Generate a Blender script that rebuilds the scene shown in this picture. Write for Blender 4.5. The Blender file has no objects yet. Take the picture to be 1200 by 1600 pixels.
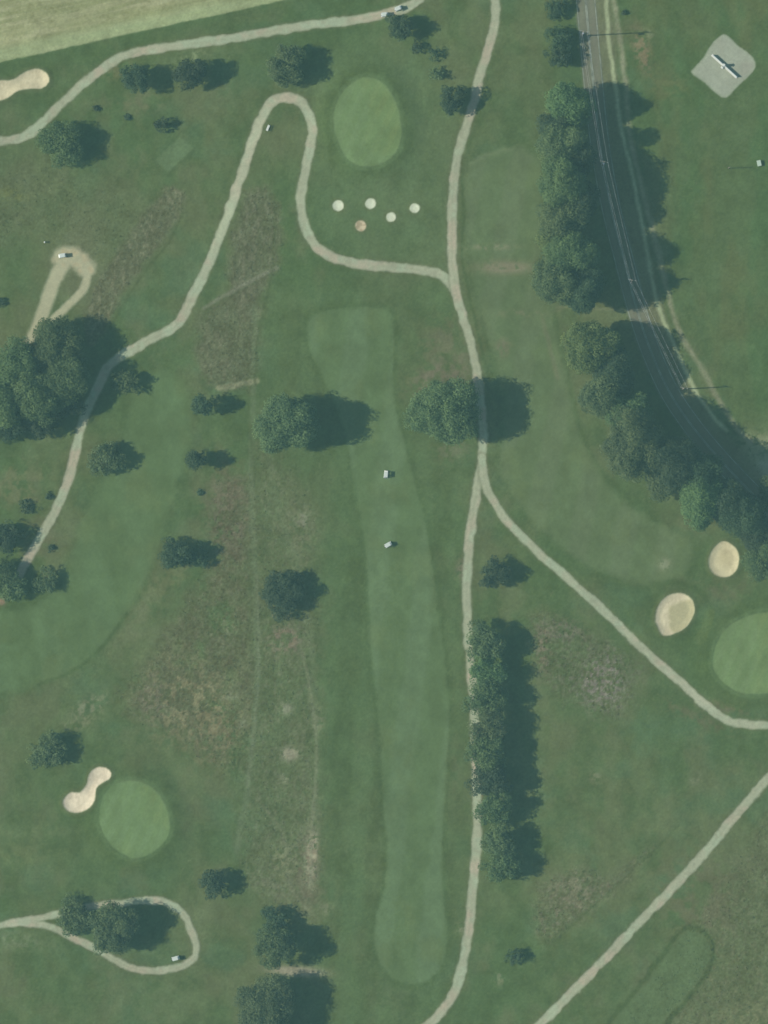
import bpy, bmesh, math, random
import numpy as np
from mathutils import Vector, Matrix

random.seed(7)
rng = np.random.default_rng(7)
scene = bpy.context.scene
C = scene.collection
S = 0.15                                   # metres per map unit (one pixel of the 1200 x 1600 survey)
def MX(u): return (u - 600.0) * S
def MY(v): return (800.0 - v) * S

# ------------------------------------------------------------------ camera
CAM_H = 1500.0
cam_d = bpy.data.cameras.new('aerial_camera')
cam_d.sensor_width = 36.0
cam_d.sensor_height = 36.0
cam_d.lens = 36.0 * CAM_H / 240.0
cam_d.clip_start = 1.0
cam_d.clip_end = 9000.0
cam = bpy.data.objects.new('aerial_camera', cam_d)
C.objects.link(cam)
cam.location = (0, 0, CAM_H)
scene.camera = cam

# ------------------------------------------------------------------ sky, sun, exposure
EL = math.radians(40.0)
SH = math.radians(3.0)                     # shadows fall east, a touch north
world = bpy.data.worlds.new("World")
scene.world = world
world.use_nodes = True
nt = world.node_tree
bg = nt.nodes['Background']
sky = nt.nodes.new('ShaderNodeTexSky')
sky.sky_type = 'NISHITA'
sky.sun_disc = False
sky.sun_elevation = EL
sky.sun_rotation = math.radians(267.0)
sky.altitude = 200
sky.air_density = 1.0
sky.dust_density = 1.2
nt.links.new(sky.outputs[0], bg.inputs[0])
bg.inputs[1].default_value = 0.07
sun_d = bpy.data.lights.new('sun', 'SUN')
sun_d.energy = 4.4
sun_d.angle = math.radians(0.5)
sun_d.color = (1.0, 0.96, 0.9)
sun = bpy.data.objects.new('sun', sun_d)
C.objects.link(sun)
ld = Vector((math.cos(EL) * math.cos(SH), math.cos(EL) * math.sin(SH), -math.sin(EL)))
sun.rotation_euler = ld.to_track_quat('-Z', 'Y').to_euler()
sun.location = (-150, 0, 300)
scene.view_settings.view_transform = 'Standard'
scene.view_settings.look = 'None'
scene.view_settings.gamma = 1.0
scene.view_settings.exposure = 0.65
scene.view_settings.use_curve_mapping = False
scene.render.engine = 'CYCLES'
scene.cycles.use_denoising = True
scene.cycles.max_bounces = 6
scene.cycles.diffuse_bounces = 3
scene.cycles.transparent_max_bounces = 8
scene.cycles.volume_bounces = 0
scene.cycles.filter_width = 1.6            # soft lens of an aerial survey

# ------------------------------------------------------------------ colour bookkeeping
AIR = np.array((0.029, 0.061, 0.059))     # light the air adds (display linear)
GAIN = np.array((1.42, 1.40, 1.40))           # sunlit display value / albedo
def lin(c):
    c = np.asarray(c, dtype=np.float64) / 255.0
    return np.where(c <= 0.04045, c / 12.92, ((c + 0.055) / 1.055) ** 2.4)
def alb(c):                                # survey colour in sun -> real-world base colour
    return np.clip((lin(c) - AIR) / GAIN, 0.004, 0.8)

# ------------------------------------------------------------------ node helpers
def new_mat(name):
    m = bpy.data.materials.new(name)
    m.use_nodes = True
    b = m.node_tree.nodes['Principled BSDF']
    b.inputs['Specular IOR Level'].default_value = 0.15
    b.inputs['Roughness'].default_value = 0.9
    return m, m.node_tree, b
def mixcol(t, kind, fac, a, b):
    n = t.nodes.new('ShaderNodeMix'); n.data_type = 'RGBA'; n.blend_type = kind
    for sock, v in ((n.inputs[0], fac), (n.inputs[6], a), (n.inputs[7], b)):
        if hasattr(v, 'is_linked'): t.links.new(v, sock)
        elif isinstance(v, (int, float)): sock.default_value = v
        else: sock.default_value = (*v, 1)
    return n.outputs[2]
def noise_out(t, scale, detail=3.0, rough=0.6, stretch=None):
    tc = t.nodes.new('ShaderNodeTexCoord')
    mp = t.nodes.new('ShaderNodeMapping')
    if stretch: mp.inputs['Scale'].default_value = stretch
    n = t.nodes.new('ShaderNodeTexNoise')
    n.inputs['Scale'].default_value = scale
    n.inputs['Detail'].default_value = detail
    n.inputs['Roughness'].default_value = rough
    t.links.new(tc.outputs['Object'], mp.inputs[0]); t.links.new(mp.outputs[0], n.inputs[0])
    return n.outputs['Fac']
def ramp(t, fac, lo, hi, a, b):
    r = t.nodes.new('ShaderNodeMapRange')
    r.inputs[1].default_value = lo; r.inputs[2].default_value = hi
    r.inputs[3].default_value = a; r.inputs[4].default_value = b
    t.links.new(fac, r.inputs[0])
    return r.outputs[0]
def surface_mat(name, scale, amount, bump=0.3, rough=0.95):
    """base colour from the surveyed ground cover, grain from noise"""
    m, t, b = new_mat(name)
    at = t.nodes.new('ShaderNodeAttribute'); at.attribute_name = 'cover'
    n1 = noise_out(t, scale, 4.0, 0.7)
    n2 = noise_out(t, scale * 0.23, 3.0, 0.6)
    f1 = ramp(t, n1, 0.3, 0.7, 1 - amount, 1 + amount)
    f2 = ramp(t, n2, 0.3, 0.7, 1 - amount * 0.6, 1 + amount * 0.6)
    mu = t.nodes.new('ShaderNodeMath'); mu.operation = 'MULTIPLY'
    t.links.new(f1, mu.inputs[0]); t.links.new(f2, mu.inputs[1])
    vm = t.nodes.new('ShaderNodeVectorMath'); vm.operation = 'SCALE'
    t.links.new(at.outputs['Color'], vm.inputs[0]); t.links.new(mu.outputs[0], vm.inputs['Scale'])
    t.links.new(vm.outputs[0], b.inputs['Base Color'])
    b.inputs['Roughness'].default_value = rough
    bp = t.nodes.new('ShaderNodeBump'); bp.inputs['Strength'].default_value = bump
    bp.inputs['Distance'].default_value = 0.05
    t.links.new(n1, bp.inputs['Height']); t.links.new(bp.outputs[0], b.inputs['Normal'])
    return m
def plain_mat(name, col, rough=0.5, amount=0.12, scale=6.0, metallic=0.0):
    m, t, b = new_mat(name)
    n = noise_out(t, scale, 3.0, 0.6)
    f = ramp(t, n, 0.3, 0.7, 1 - amount, 1 + amount)
    vm = t.nodes.new('ShaderNodeVectorMath'); vm.operation = 'SCALE'
    vm.inputs[0].default_value = col
    t.links.new(f, vm.inputs['Scale']); t.links.new(vm.outputs[0], b.inputs['Base Color'])
    b.inputs['Roughness'].default_value = rough
    b.inputs['Metallic'].default_value = metallic
    return m

# ------------------------------------------------------------------ numpy noise and masks on the survey grid
def lattice(seed): return np.random.default_rng(seed).random((257, 257))
_lat = {}
def vnoise(x, y, seed):
    L = _lat.setdefault(seed, lattice(seed))
    xi = np.floor(x).astype(np.int64); yi = np.floor(y).astype(np.int64)
    fx = x - xi; fy = y - yi
    fx = fx * fx * fx * (fx * (fx * 6 - 15) + 10); fy = fy * fy * fy * (fy * (fy * 6 - 15) + 10)
    a = L[yi % 256, xi % 256]; b = L[yi % 256, (xi + 1) % 256]
    c = L[(yi + 1) % 256, xi % 256]; d = L[(yi + 1) % 256, (xi + 1) % 256]
    return (a * (1 - fx) + b * fx) * (1 - fy) + (c * (1 - fx) + d * fx) * fy
def fbm(x, y, seed, octaves=4, gain=0.55):
    s = 0; amp = 1; tot = 0
    for o in range(octaves):
        s = s + amp * vnoise(x * 2 ** o + 17.3 * o, y * 2 ** o + 5.1 * o, seed + o); tot += amp; amp *= gain
    return s / tot
def smooth(lo, hi, x):
    t = np.clip((x - lo) / (hi - lo), 0, 1)
    return t * t * (3 - 2 * t)
def spline(pts, closed=False, step=6.0):
    P = [np.array(p, float) for p in pts]
    n = len(P); out = []
    for i in range(n if closed else n - 1):
        g = lambda k: P[k % n] if closed else P[min(max(k, 0), n - 1)]
        p0, p1, p2, p3 = g(i - 1), g(i), g(i + 1), g(i + 2)
        m = max(1, int(np.linalg.norm(p2 - p1) / step))
        for k in range(m):
            t = k / m
            out.append(0.5 * ((2 * p1) + (p2 - p0) * t + (2 * p0 - 5 * p1 + 4 * p2 - p3) * t * t + (3 * p1 - p0 - 3 * p2 + p3) * t ** 3))
    if not closed: out.append(P[-1])
    return np.array(out)

FINE = 0.24
def axis(half, far):
    n = int(round(half / FINE))
    core = np.arange(-n, n + 1) * FINE
    ext = []; d = FINE; x = core[-1]
    while x < far:
        d *= 1.25; x += d; ext.append(x)
    ext = np.array(ext)
    return np.concatenate((-ext[::-1], core, ext))
XS = axis(93.6, 2500.0); YS = axis(123.6, 2500.0)
GX, GY = np.meshgrid(XS, YS)
U = GX / S + 600.0; V = 800.0 - GY / S
NY, NX = GX.shape
UX = XS / S + 600.0; VY = 800.0 - YS / S    # VY decreases
def window(u0, u1, v0, v1):
    i0 = np.searchsorted(UX, u0); i1 = np.searchsorted(UX, u1)
    j0 = np.searchsorted(-VY, -v1); j1 = np.searchsorted(-VY, -v0)
    return slice(j0, j1), slice(i0, i1)
WU = (fbm(U / 14, V / 14, 301, 3) - 0.5) * 2
WV = (fbm(U / 14, V / 14, 331, 3) - 0.5) * 2
def seg_dist(pts, reach, warp=0.0):
    D = np.full((NY, NX), 1e6)
    for a, b in zip(pts[:-1], pts[1:]):
        w = window(min(a[0], b[0]) - reach, max(a[0], b[0]) + reach, min(a[1], b[1]) - reach, max(a[1], b[1]) + reach)
        u = U[w] + warp * WU[w]; v = V[w] + warp * WV[w]
        if u.size == 0: continue
        dx, dy = b - a; L2 = dx * dx + dy * dy + 1e-9
        t = np.clip(((u - a[0]) * dx + (v - a[1]) * dy) / L2, 0, 1)
        d = np.hypot(u - a[0] - t * dx, v - a[1] - t * dy)
        D[w] = np.minimum(D[w], d)
    return D
def line_mask(pts, width, soft=3.0, warp=2.0):
    D = seg_dist(spline(pts), width / 2 + soft + 12, warp)
    return 1 - smooth(width / 2 - soft, width / 2 + soft, D), D
def poly_sd(pts, reach=14.0, warp=0.0, smoothed=True):
    P = spline(pts, True, 5.0) if smoothed else np.array(pts, float)
    Q = np.vstack((P, P[:1]))
    ins = np.zeros((NY, NX), bool)
    w = window(P[:, 0].min() - 10, P[:, 0].max() + 10, P[:, 1].min() - 10, P[:, 1].max() + 10)
    u = U[w] + warp * WU[w]; v = V[w] + warp * WV[w]
    c = np.zeros(u.shape, bool)
    for a, b in zip(Q[:-1], Q[1:]):
        if a[1] == b[1]: continue
        c ^= ((a[1] > v) != (b[1] > v)) & (u < (b[0] - a[0]) * (v - a[1]) / (b[1] - a[1]) + a[0])
    ins[w] = c
    D = np.minimum(seg_dist(Q, reach + 6, warp), reach)
    return np.where(ins, D, -D)
def poly_mask(pts, soft=3.0, warp=1.5, smoothed=True):
    return smooth(-soft, soft, poly_sd(pts, soft + 8, warp, smoothed))
def blob(cu, cv, ru, rv, ang=0.0, power=1.0):
    c, s = math.cos(math.radians(ang)), math.sin(math.radians(ang))
    x = ((U - cu) * c + (V - cv) * s) / ru; y = (-(U - cu) * s + (V - cv) * c) / rv
    return np.exp(-np.clip((x * x + y * y), 0, 50) ** power)

# ------------------------------------------------------------------ the survey: outlines
PATHS = [
 ('pale gravel', [(-60,228),(-20,222),(20,218),(50,206),(80,178),(110,148),(140,122),(170,100),(190,88),(230,78),(300,68),(360,60),(420,50),(480,40),(540,33),(590,24),(625,15),(650,2),(675,-25)], 14),
 ('loop', [(30,896),(60,845),(85,800),(105,755),(118,705),(126,670),(136,640),(150,610),(162,585),(172,570),(190,557),(230,533),(265,515),(285,497),(300,465),(320,425),(345,365),(365,310),(385,250),(400,205),(415,172),(430,156),(450,152),(468,158),(480,172),(488,200),(484,235),(474,280),(470,315),(474,345),(485,372),(505,394),(540,409),(590,416),(640,420),(675,425),(695,434),(708,450)], 14.5),
 ('main', [(774,-30),(774,30),(766,70),(752,110),(741,155),(728,200),(716,240),(709,285),(706,340),(706,400),(710,445),(722,490),(736,540),(746,585),(751,630),(755,680),(752,720),(747,755),(740,800),(733,850),(730,890),(729,930),(731,980),(735,1040),(740,1100),(743,1160),(745,1220),(746,1280),(743,1340),(736,1420),(728,1480),(714,1540),(695,1575),(670,1600),(640,1625)], 14),
 ('branch', [(753,715),(760,760),(775,790),(800,822),(840,862),(900,915),(960,970),(1010,1020),(1060,1063),(1100,1100),(1130,1122),(1160,1131),(1240,1134)], 13),
 ('diagonal', [(820,1625),(880,1565),(940,1503),(1000,1440),(1060,1378),(1110,1322),(1160,1262),(1215,1200),(1250,1160)], 14),
 ('teardrop', [(-60,1450),(-10,1446),(30,1440),(80,1430),(130,1418),(180,1412),(240,1407),(270,1415),(290,1435),(303,1465),(307,1485),(298,1502),(275,1512),(240,1516),(210,1514),(180,1500),(150,1482),(120,1468),(90,1452),(60,1444),(30,1440)], 11),
]
ROAD = [(910,-60),(915,0),(927,130),(938,230),(955,325),(975,405),(995,482),(1017,548),(1046,612),(1082,666),(1120,712),(1162,757),(1205,800),(1260,850)]
TRACK1 = [(938,-60),(946,-10),(951,60),(961,130),(970,195),(985,260),(1003,350),(1018,430),(1026,470),(1037,500),(1056,545),(1085,608),(1112,648),(1135,672)]
TRACK2 = [(950,-60),(958,-10),(968,60),(977,130),(985,215),(1005,300),(1030,400),(1043,455),(1055,500),(1070,535),(1098,578),(1120,620),(1150,668),(1175,690)]
GREENS = [
 [(522,175),(533,148),(552,129),(572,121),(594,127),(611,146),(622,172),(627,204),(622,232),(606,250),(585,259),(562,259),(541,246),(528,220),(522,197)],
 [(155,1270),(162,1242),(180,1225),(207,1220),(235,1228),(253,1248),(264,1275),(264,1302),(250,1322),(230,1336),(208,1340),(182,1328),(165,1308),(157,1288)],
 [(1114,1035),(1120,1005),(1140,978),(1170,962),(1200,957),(1240,962),(1266,985),(1272,1020),(1262,1055),(1235,1076),(1200,1083),(1160,1083),(1132,1068),(1117,1050)],
]
BUNKERS = [
 [(-40,130),(-20,128),(0,126),(20,124),(40,112),(60,108),(74,116),(76,128),(66,138),(48,138),(28,142),(12,152),(-5,158),(-40,160)],
 [(98,1255),(102,1245),(112,1238),(125,1238),(136,1225),(140,1210),(150,1200),(165,1200),(174,1208),(170,1218),(158,1224),(150,1232),(148,1250),(140,1262),(122,1270),(105,1266)],
 [(1107,880),(1112,862),(1122,850),(1133,846),(1148,855),(1155,870),(1152,888),(1140,900),(1125,901),(1112,893)],
 [(1024,965),(1030,945),(1042,932),(1058,927),(1075,931),(1084,945),(1083,962),(1070,981),(1055,989),(1037,993),(1028,980)],
]
POTS = [(528.5,321.5,8.5),(579,318,8.5),(648,325.5,7.5),(611,339,7.5),(564,353,8.5)]
FAIR = [
 [(482,505),(500,490),(545,483),(600,485),(614,515),(612,580),(616,640),(632,695),(645,750),(658,800),(672,870),(683,960),(695,1050),(700,1130),(696,1220),(690,1300),(691,1400),(697,1450),(692,1500),(675,1526),(645,1537),(615,1528),(595,1505),(586,1470),(590,1430),(603,1385),(606,1330),(600,1260),(597,1180),(590,1090),(580,1020),(577,960),(573,900),(567,830),(555,755),(545,695),(530,645),(515,610),(497,570),(485,540)],
 [(205,600),(235,580),(280,590),(297,625),(296,680),(284,730),(262,800),(247,850),(225,905),(195,960),(165,1000),(120,1042),(60,1068),(0,1083),(-80,1100),(-80,960),(30,955),(80,935),(105,890),(125,830),(150,770),(185,720),(200,660)],
 [(735,260),(790,230),(840,250),(845,330),(838,420),(862,500),(885,600),(905,680),(935,740),(980,790),(1050,830),(1080,850),(1072,888),(1040,905),(1000,912),(950,897),(900,870),(850,830),(810,780),(785,730),(790,640),(775,560),(750,480),(735,400),(728,320)],
]
PAD = [(1126,56),(1130,54),(1135,55),(1140,59),(1152,71),(1166,81),(1176,90),(1180,97),(1180,105),(1176,112),(1164,124),(1150,137),(1141,148),(1134,152),(1127,151),(1120,146),(1106,133),(1098,126),(1084,117),(1080,112),(1083,109),(1089,102),(1100,90),(1108,76),(1116,65)]

# ------------------------------------------------------------------ ground cover (colours as seen in full sun, 0..255)
def col(c): return np.array(c, float)
cover = np.empty((NY, NX, 3))
n_big = fbm(U / 160, V / 190, 11, 4)
n_mid = fbm(U / 42, V / 55, 41, 4)
n_sml = fbm(U / 9, V / 9, 71, 4)
cover[:] = col((89, 115, 83))
def lay(mask, c, k=1.0, w=np.s_[:, :]):
    m = np.clip(mask * k, 0, 1)[..., None]
    cover[w] = cover[w] * (1 - m) + col(c) * m
lay(smooth(0.45, 0.75, n_big), (96, 117, 86))
lay(smooth(0.55, 0.3, n_big), (82, 112, 80))
lay(smooth(0.5, 0.75, n_mid), (99, 117, 88), 0.7)
lay(smooth(0.5, 0.25, n_mid), (79, 109, 78), 0.6)
lay(smooth(0.55, 0.8, fbm(U / 70, V / 60, 91, 4)), (84, 117, 88), 0.6)
# the meadow east of the road
east = poly_mask([(1000,-80),(1020,100),(1035,300),(1060,470),(1120,580),(1190,680),(1400,700),(1400,-80)], 14, 8)
lay(east, (86, 114, 82), 0.85)
lay(east * smooth(0.45, 0.7, fbm(U / 46, V / 160, 121, 3)), (94, 114, 82), 0.8)
lay(east * smooth(0.5, 0.75, fbm(U / 60, V / 120, 127, 4)), (79, 113, 80), 0.8)
# mown strip directions
def stripes(mask, angle, period, c1, c2, k):
    a = math.radians(angle)
    q = (U * math.cos(a) + V * math.sin(a)) / period + 0.25 * n_mid
    s = smooth(-0.45, 0.45, np.sin(q * math.pi * 2))
    lay(mask * s, c1, k); lay(mask * (1 - s), c2, k)
zone_mid = poly_mask([(425,460),(690,440),(720,520),(735,700),(728,900),(735,1100),(735,1300),(715,1500),(640,1640),(520,1640),(505,1400),(500,1150),(500,900),(450,700)], 24, 12)
stripes(zone_mid, 4, 64, (88, 117, 84), (83, 110, 79), 0.6)
zone_top = poly_mask([(495,90),(600,60),(690,120),(700,250),(695,400),(560,405),(490,350),(490,250)], 26, 10)
lay(zone_top, (93, 121, 88), 0.7)
# rough brown or straw coloured ground
def scrub(mask, c, k, lo=0.42, hi=0.66, scale=10, seed=201, squeeze=1.0):
    lay(mask * smooth(lo, hi, fbm(U / scale, V / (scale * squeeze), seed, 4, 0.7)), c, k)
def soil(cu, cv, ru, rv, c, k=0.9, ang=0, seed=211, scale=8, lo=0.38, hi=0.62):
    R = 2.6 * max(ru, rv); w = window(cu - R, cu + R, cv - R, cv + R); u = U[w]; v = V[w]
    cs, sn = math.cos(math.radians(ang)), math.sin(math.radians(ang))
    x = ((u - cu) * cs + (v - cv) * sn) / ru; y = (-(u - cu) * sn + (v - cv) * cs) / rv
    b = np.clip(1.5 * np.exp(-(x * x + y * y)), 0, 1)
    lay(b * smooth(lo, hi, fbm(u / scale, v / scale, seed, 4, 0.65)), c, k, w)
r1 = poly_mask([(235,320),(265,290),(288,305),(275,345),(230,410),(190,460),(165,520),(140,540),(135,480),(165,420),(200,365)], 7, 6)
r2 = poly_mask([(385,300),(430,305),(440,370),(430,420),(390,470),(360,440),(365,370)], 10, 8)
r3 = poly_mask([(330,480),(400,440),(405,520),(395,600),(345,605),(315,580),(310,520)], 14, 10)
r4 = poly_mask([(335,760),(385,760),(395,860),(398,1000),(392,1120),(380,1200),(340,1200),(285,1150),(215,1120),(190,1090),(240,1020),(300,930),(330,870)], 24, 14)
r5 = poly_mask([(400,700),(480,780),(500,900),(495,1100),(500,1300),(490,1420),(400,1400),(375,1300),(395,1100),(400,900)], 26, 16)
r6 = poly_mask([(835,960),(890,975),(960,1010),(990,1070),(960,1120),(910,1100),(860,1080),(835,1020)], 16, 12)
r7 = poly_mask([(845,1390),(900,1360),(960,1370),(1000,1335),(1020,1330),(950,1400),(880,1455),(840,1470)], 12, 8)
r8 = poly_mask([(950,1640),(1080,1440),(1150,1350),(1230,1260),(1400,1400),(1400,1640),(1040,1640)], 24, 16)
r9 = poly_mask([(0,260),(90,250),(200,290),(230,330),(160,420),(120,380),(60,370),(-60,390),(-60,270)], 30, 20)
for m, c, k in ((r1, (98,108,85), 0.8), (r2, (98,108,86), 0.72), (r3, (99,109,86), 0.7), (r4 * smooth(0.25, 0.6, fbm(U / 50, V / 60, 205, 4)), (96,107,82), 0.75), (r5, (97,114,86), 0.55),
                (r6, (92,107,83), 0.4), (r7, (97,109,84), 0.5), (r8, (97,113,85), 0.7), (r9, (97,113,87), 0.45)):
    lay(m, c, k)
for m, c, k, sq in ((r1, (124,130,102), 0.8, 2.4), (r2, (118,124,100), 0.65, 3.0), (r3, (118,124,98), 0.55, 3.0), (r4, (112,114,90), 0.5, 1.6), (r5, (118,127,101), 0.5, 1.8),
                    (r6, (116,117,99), 0.55, 1.3), (r7, (124,124,101), 0.65, 1.3), (r8, (112,120,92), 0.6, 1.2)):
    scrub(m, c, k, 0.48, 0.74, 5, 231, sq)
    scrub(m, (80, 99, 75), 0.3, 0.54, 0.76, 5, 251, sq)
soil(300, 1105, 75, 62, (128, 128, 95), 0.85, 40, 261, 9, 0.46, 0.64)
soil(240, 1090, 26, 34, (124, 122, 98), 0.7, 0, 262, 6, 0.45, 0.65)
soil(340, 1150, 34, 44, (126, 122, 92), 0.7, 30, 263, 7, 0.45, 0.65)
soil(140, 1105, 30, 14, (132, 140, 112), 0.75, -30, 264, 6, 0.45, 0.65)
soil(118, 1132, 34, 9, (130, 140, 110), 0.6, -15, 265, 6, 0.45, 0.65)
soil(355, 800, 32, 70, (116, 112, 90), 0.7, 0, 266, 9)
soil(260, 900, 60, 26, (112, 124, 92), 0.6, -50, 267, 14)
soil(215, 970, 60, 22, (108, 122, 92), 0.6, -50, 268, 14)
soil(445, 1000, 26, 22, (134, 124, 102), 0.8, 0, 269, 7)
soil(468, 830, 24, 40, (116, 124, 96), 0.6, 0, 270, 10)
soil(472, 812, 10, 12, (136, 140, 118), 0.6, 0, 271, 5)
soil(453, 1178, 14, 10, (152, 152, 124), 0.95, 0, 272, 7, 0.25, 0.45)
soil(447, 1108, 10, 8, (140, 145, 120), 0.7, 0, 273, 5, 0.35, 0.5)
soil(497, 1128, 9, 14, (130, 138, 108), 0.7, 0, 274, 5, 0.35, 0.5)
soil(487, 1335, 9, 46, (165, 160, 130), 0.95, 3, 275, 6, 0.3, 0.5)
soil(478, 1360, 16, 52, (122, 112, 90), 0.6, 0, 276, 7)
soil(480, 1250, 24, 60, (108, 122, 94), 0.6, 0, 277, 12)
soil(446, 1345, 22, 22, (134, 142, 108), 0.7, 0, 278, 6, 0.42, 0.6)
soil(425, 1385, 36, 16, (122, 130, 104), 0.6, 20, 279, 8)
soil(470, 1400, 46, 34, (112, 122, 94), 0.6, 0, 280, 12)
soil(462, 1518, 42, 8, (150, 148, 122), 0.95, 4, 281, 9, 0.15, 0.35)
soil(700, 545, 40, 42, (112, 118, 92), 0.75, 0, 282, 14)
soil(685, 590, 45, 20, (124, 120, 98), 0.75, -20, 283, 9)
soil(705, 700, 24, 20, (116, 122, 98), 0.6, 0, 284, 8)
soil(790, 418, 38, 10, (140, 134, 106), 1.0, 0, 285, 8, 0.2, 0.42)
soil(770, 387, 30, 5, (124, 132, 104), 0.6, 0, 286, 8)
soil(786, 543, 10, 12, (122, 120, 96), 0.7, 0, 287, 8)
soil(810, 490, 30, 6, (122, 130, 102), 0.6, 0, 288, 8)
soil(1003, 78, 12, 34, (136, 126, 96), 0.8, -15, 289, 7, 0.35, 0.55)
soil(1015, 55, 8, 10, (128, 140, 108), 0.6, -40, 290, 6)
soil(1042, 135, 30, 18, (106, 118, 84), 0.6, 0, 291, 10)
soil(835, 470, 26, 14, (118, 124, 98), 0.5, 0, 292, 8)
soil(1038, 882, 9, 8, (134, 148, 118), 0.8, -40, 293, 5, 0.35, 0.5)
soil(1000, 905, 60, 5, (78, 106, 74), 0.6, 5, 294, 16)
soil(1128, 915, 40, 18, (106, 114, 90), 0.6, 0, 295, 9)
soil(1000, 1050, 12, 20, (110, 112, 96), 0.4, 0, 296, 7)
soil(850, 1010, 12, 40, (126, 120, 98), 0.75, 0, 297, 7, 0.42, 0.6)
soil(875, 985, 34, 16, (122, 120, 102), 0.65, 0, 298, 5, 0.46, 0.62)
soil(940, 1065, 34, 40, (130, 128, 114), 0.9, 0, 299, 5, 0.46, 0.62)
soil(900, 1395, 40, 30, (126, 126, 100), 0.6, -20, 300, 6, 0.44, 0.62)
soil(1085, 1120, 60, 8, (108, 112, 88), 0.6, 25, 306, 8)
soil(1135, 1105, 40, 8, (112, 110, 88), 0.6, 10, 307, 8)
soil(725, 888, 10, 14, (146, 136, 114), 0.8, 0, 308, 6, 0.3, 0.5)
soil(748, 1248, 8, 34, (134, 118, 92), 0.6, 0, 309, 8)
soil(700, 1200, 20, 60, (96, 112, 84), 0.6, 0, 310, 12)
soil(900, 230, 900, 10, (95, 120, 88), 0.0)
soil(1190, 700, 40, 22, (140, 150, 118), 0.8, 0, 311, 9, 0.35, 0.5)
soil(1195, 738, 22, 24, (168, 178, 148), 0.95, 0, 312, 8, 0.3, 0.45)
soil(60, 330, 60, 40, (104, 120, 90), 0.5, 0, 313, 14)
soil(18, 305, 22, 16, (112, 128, 84), 0.6, 0, 314, 10)
soil(220, 160, 40, 14, (112, 120, 92), 0.6, 0, 315, 12)
soil(330, 140, 40, 24, (102, 118, 90), 0.5, 0, 316, 12)
soil(185, 108, 22, 14, (118, 126, 92), 0.7, -20, 317, 9)
soil(300, 88, 26, 8, (128, 148, 112), 0.8, -15, 318, 8)
soil(28, 552, 26, 9, (168, 150, 126), 0.95, -35, 319, 7, 0.25, 0.4)
soil(0, 586, 16, 10, (165, 150, 124), 0.95, 0, 320, 7, 0.25, 0.4)
soil(2, 940, 6, 6, (160, 134, 110), 0.8, 0, 321, 7, 0.25, 0.4)
soil(30, 760, 44, 34, (116, 122, 92), 0.6, 0, 322, 12)
soil(60, 840, 30, 30, (108, 114, 88), 0.6, 0, 323, 12)
soil(30, 1335, 60, 14, (108, 128, 92), 0.55, 0, 324, 14)
soil(40, 1300, 70, 10, (104, 124, 92), 0.5, 0, 325, 14)
soil(30, 1470, 40, 12, (118, 136, 108), 0.6, 10, 326, 7)
soil(315, 1440, 20, 50, (102, 122, 92), 0.5, 0, 327, 10)
soil(230, 1560, 80, 40, (98, 120, 90), 0.5, 0, 328, 20)
soil(620, 1560, 30, 34, (94, 118, 88), 0.6, 0, 329, 16)
soil(1090, 1400, 60, 60, (112, 114, 88), 0.6, 0, 330, 14)
soil(1180, 1590, 60, 26, (122, 130, 96), 0.6, 0, 332, 10)
for (u, v) in ((470,940),(430,925),(360,985),(345,1010),(365,1085),(350,1090),(378,1130),(445,1218),(510,1420),(720,1450),(780,1530),(930,1215),(1085,1215)):
    soil(u, v, 9, 9, (124, 134, 106), 0.7, 0, 340 + int(u) % 7, 6, 0.4, 0.6)
# scattered pale stalks through the whole rough
fleck = smooth(0.70, 0.86, fbm(U / 3.2, V / 3.2, 401, 2)) * smooth(0.45, 0.7, fbm(U / 60, V / 60, 411, 3))
lay(fleck, (116, 130, 102), 0.35)
# faint wheel tracks and old fence lines
def trace(pts, w, c, k, soft=2.5, warp=2.0):
    P = spline(pts); R = w / 2 + soft + 14
    q = window(P[:, 0].min() - R, P[:, 0].max() + R, P[:, 1].min() - R, P[:, 1].max() + R)
    u = U[q] + warp * WU[q]; v = V[q] + warp * WV[q]; D = np.full(u.shape, 1e6)
    for a, b in zip(P[:-1], P[1:]):
        j = np.searchsorted(-VY[q[0]], (-max(a[1], b[1]) - R, -min(a[1], b[1]) + R)); i = np.searchsorted(UX[q[1]], (min(a[0], b[0]) - R, max(a[0], b[0]) + R))
        z = np.s_[j[0]:j[1], i[0]:i[1]]
        d = b - a; t = np.clip(((u[z] - a[0]) * d[0] + (v[z] - a[1]) * d[1]) / (d @ d + 1e-9), 0, 1)
        D[z] = np.minimum(D[z], np.hypot(u[z] - a[0] - t * d[0], v[z] - a[1] - t * d[1]))
    lay((1 - smooth(w / 2 - soft, w / 2 + soft, D)) * (0.55 + 0.6 * n_sml[q]), c, k, q)
trace([(398,480),(396,600),(392,760),(398,880),(402,1040),(396,1140),(388,1220),(370,1330)], 9, (104,126,98), 0.6)
trace([(386,520),(388,640),(400,760)], 4, (82,104,76), 0.5)
trace([(410,640),(430,780),(470,900),(490,1050),(495,1200),(490,1300)], 10, (102,122,94), 0.45)
trace([(318,482),(350,462),(390,440),(432,418)], 6, (122,130,108), 0.8)
trace([(318,487),(350,467),(390,446),(420,430)], 3, (82,100,76), 0.5)
trace([(342,606),(370,602),(402,595)], 9, (140,144,112), 0.8)
trace([(430,310),(425,420),(405,520),(398,600)], 4, (76,98,72), 0.6)
trace([(720,250),(724,330),(722,400),(735,470),(752,540),(764,590)], 4, (78,104,74), 0.6)
trace([(730,300),(733,380),(748,470),(766,560)], 3, (78,104,74), 0.5)
trace([(735,255),(760,242),(800,232)], 5, (108,130,98), 0.6)
trace([(865,1475),(900,1440),(950,1395),(1025,1325),(1060,1290)], 4, (76, 101, 73), 0.5)
trace([(285,335),(262,380),(215,440),(175,505)], 4, (78,98,72), 0.6)
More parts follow.
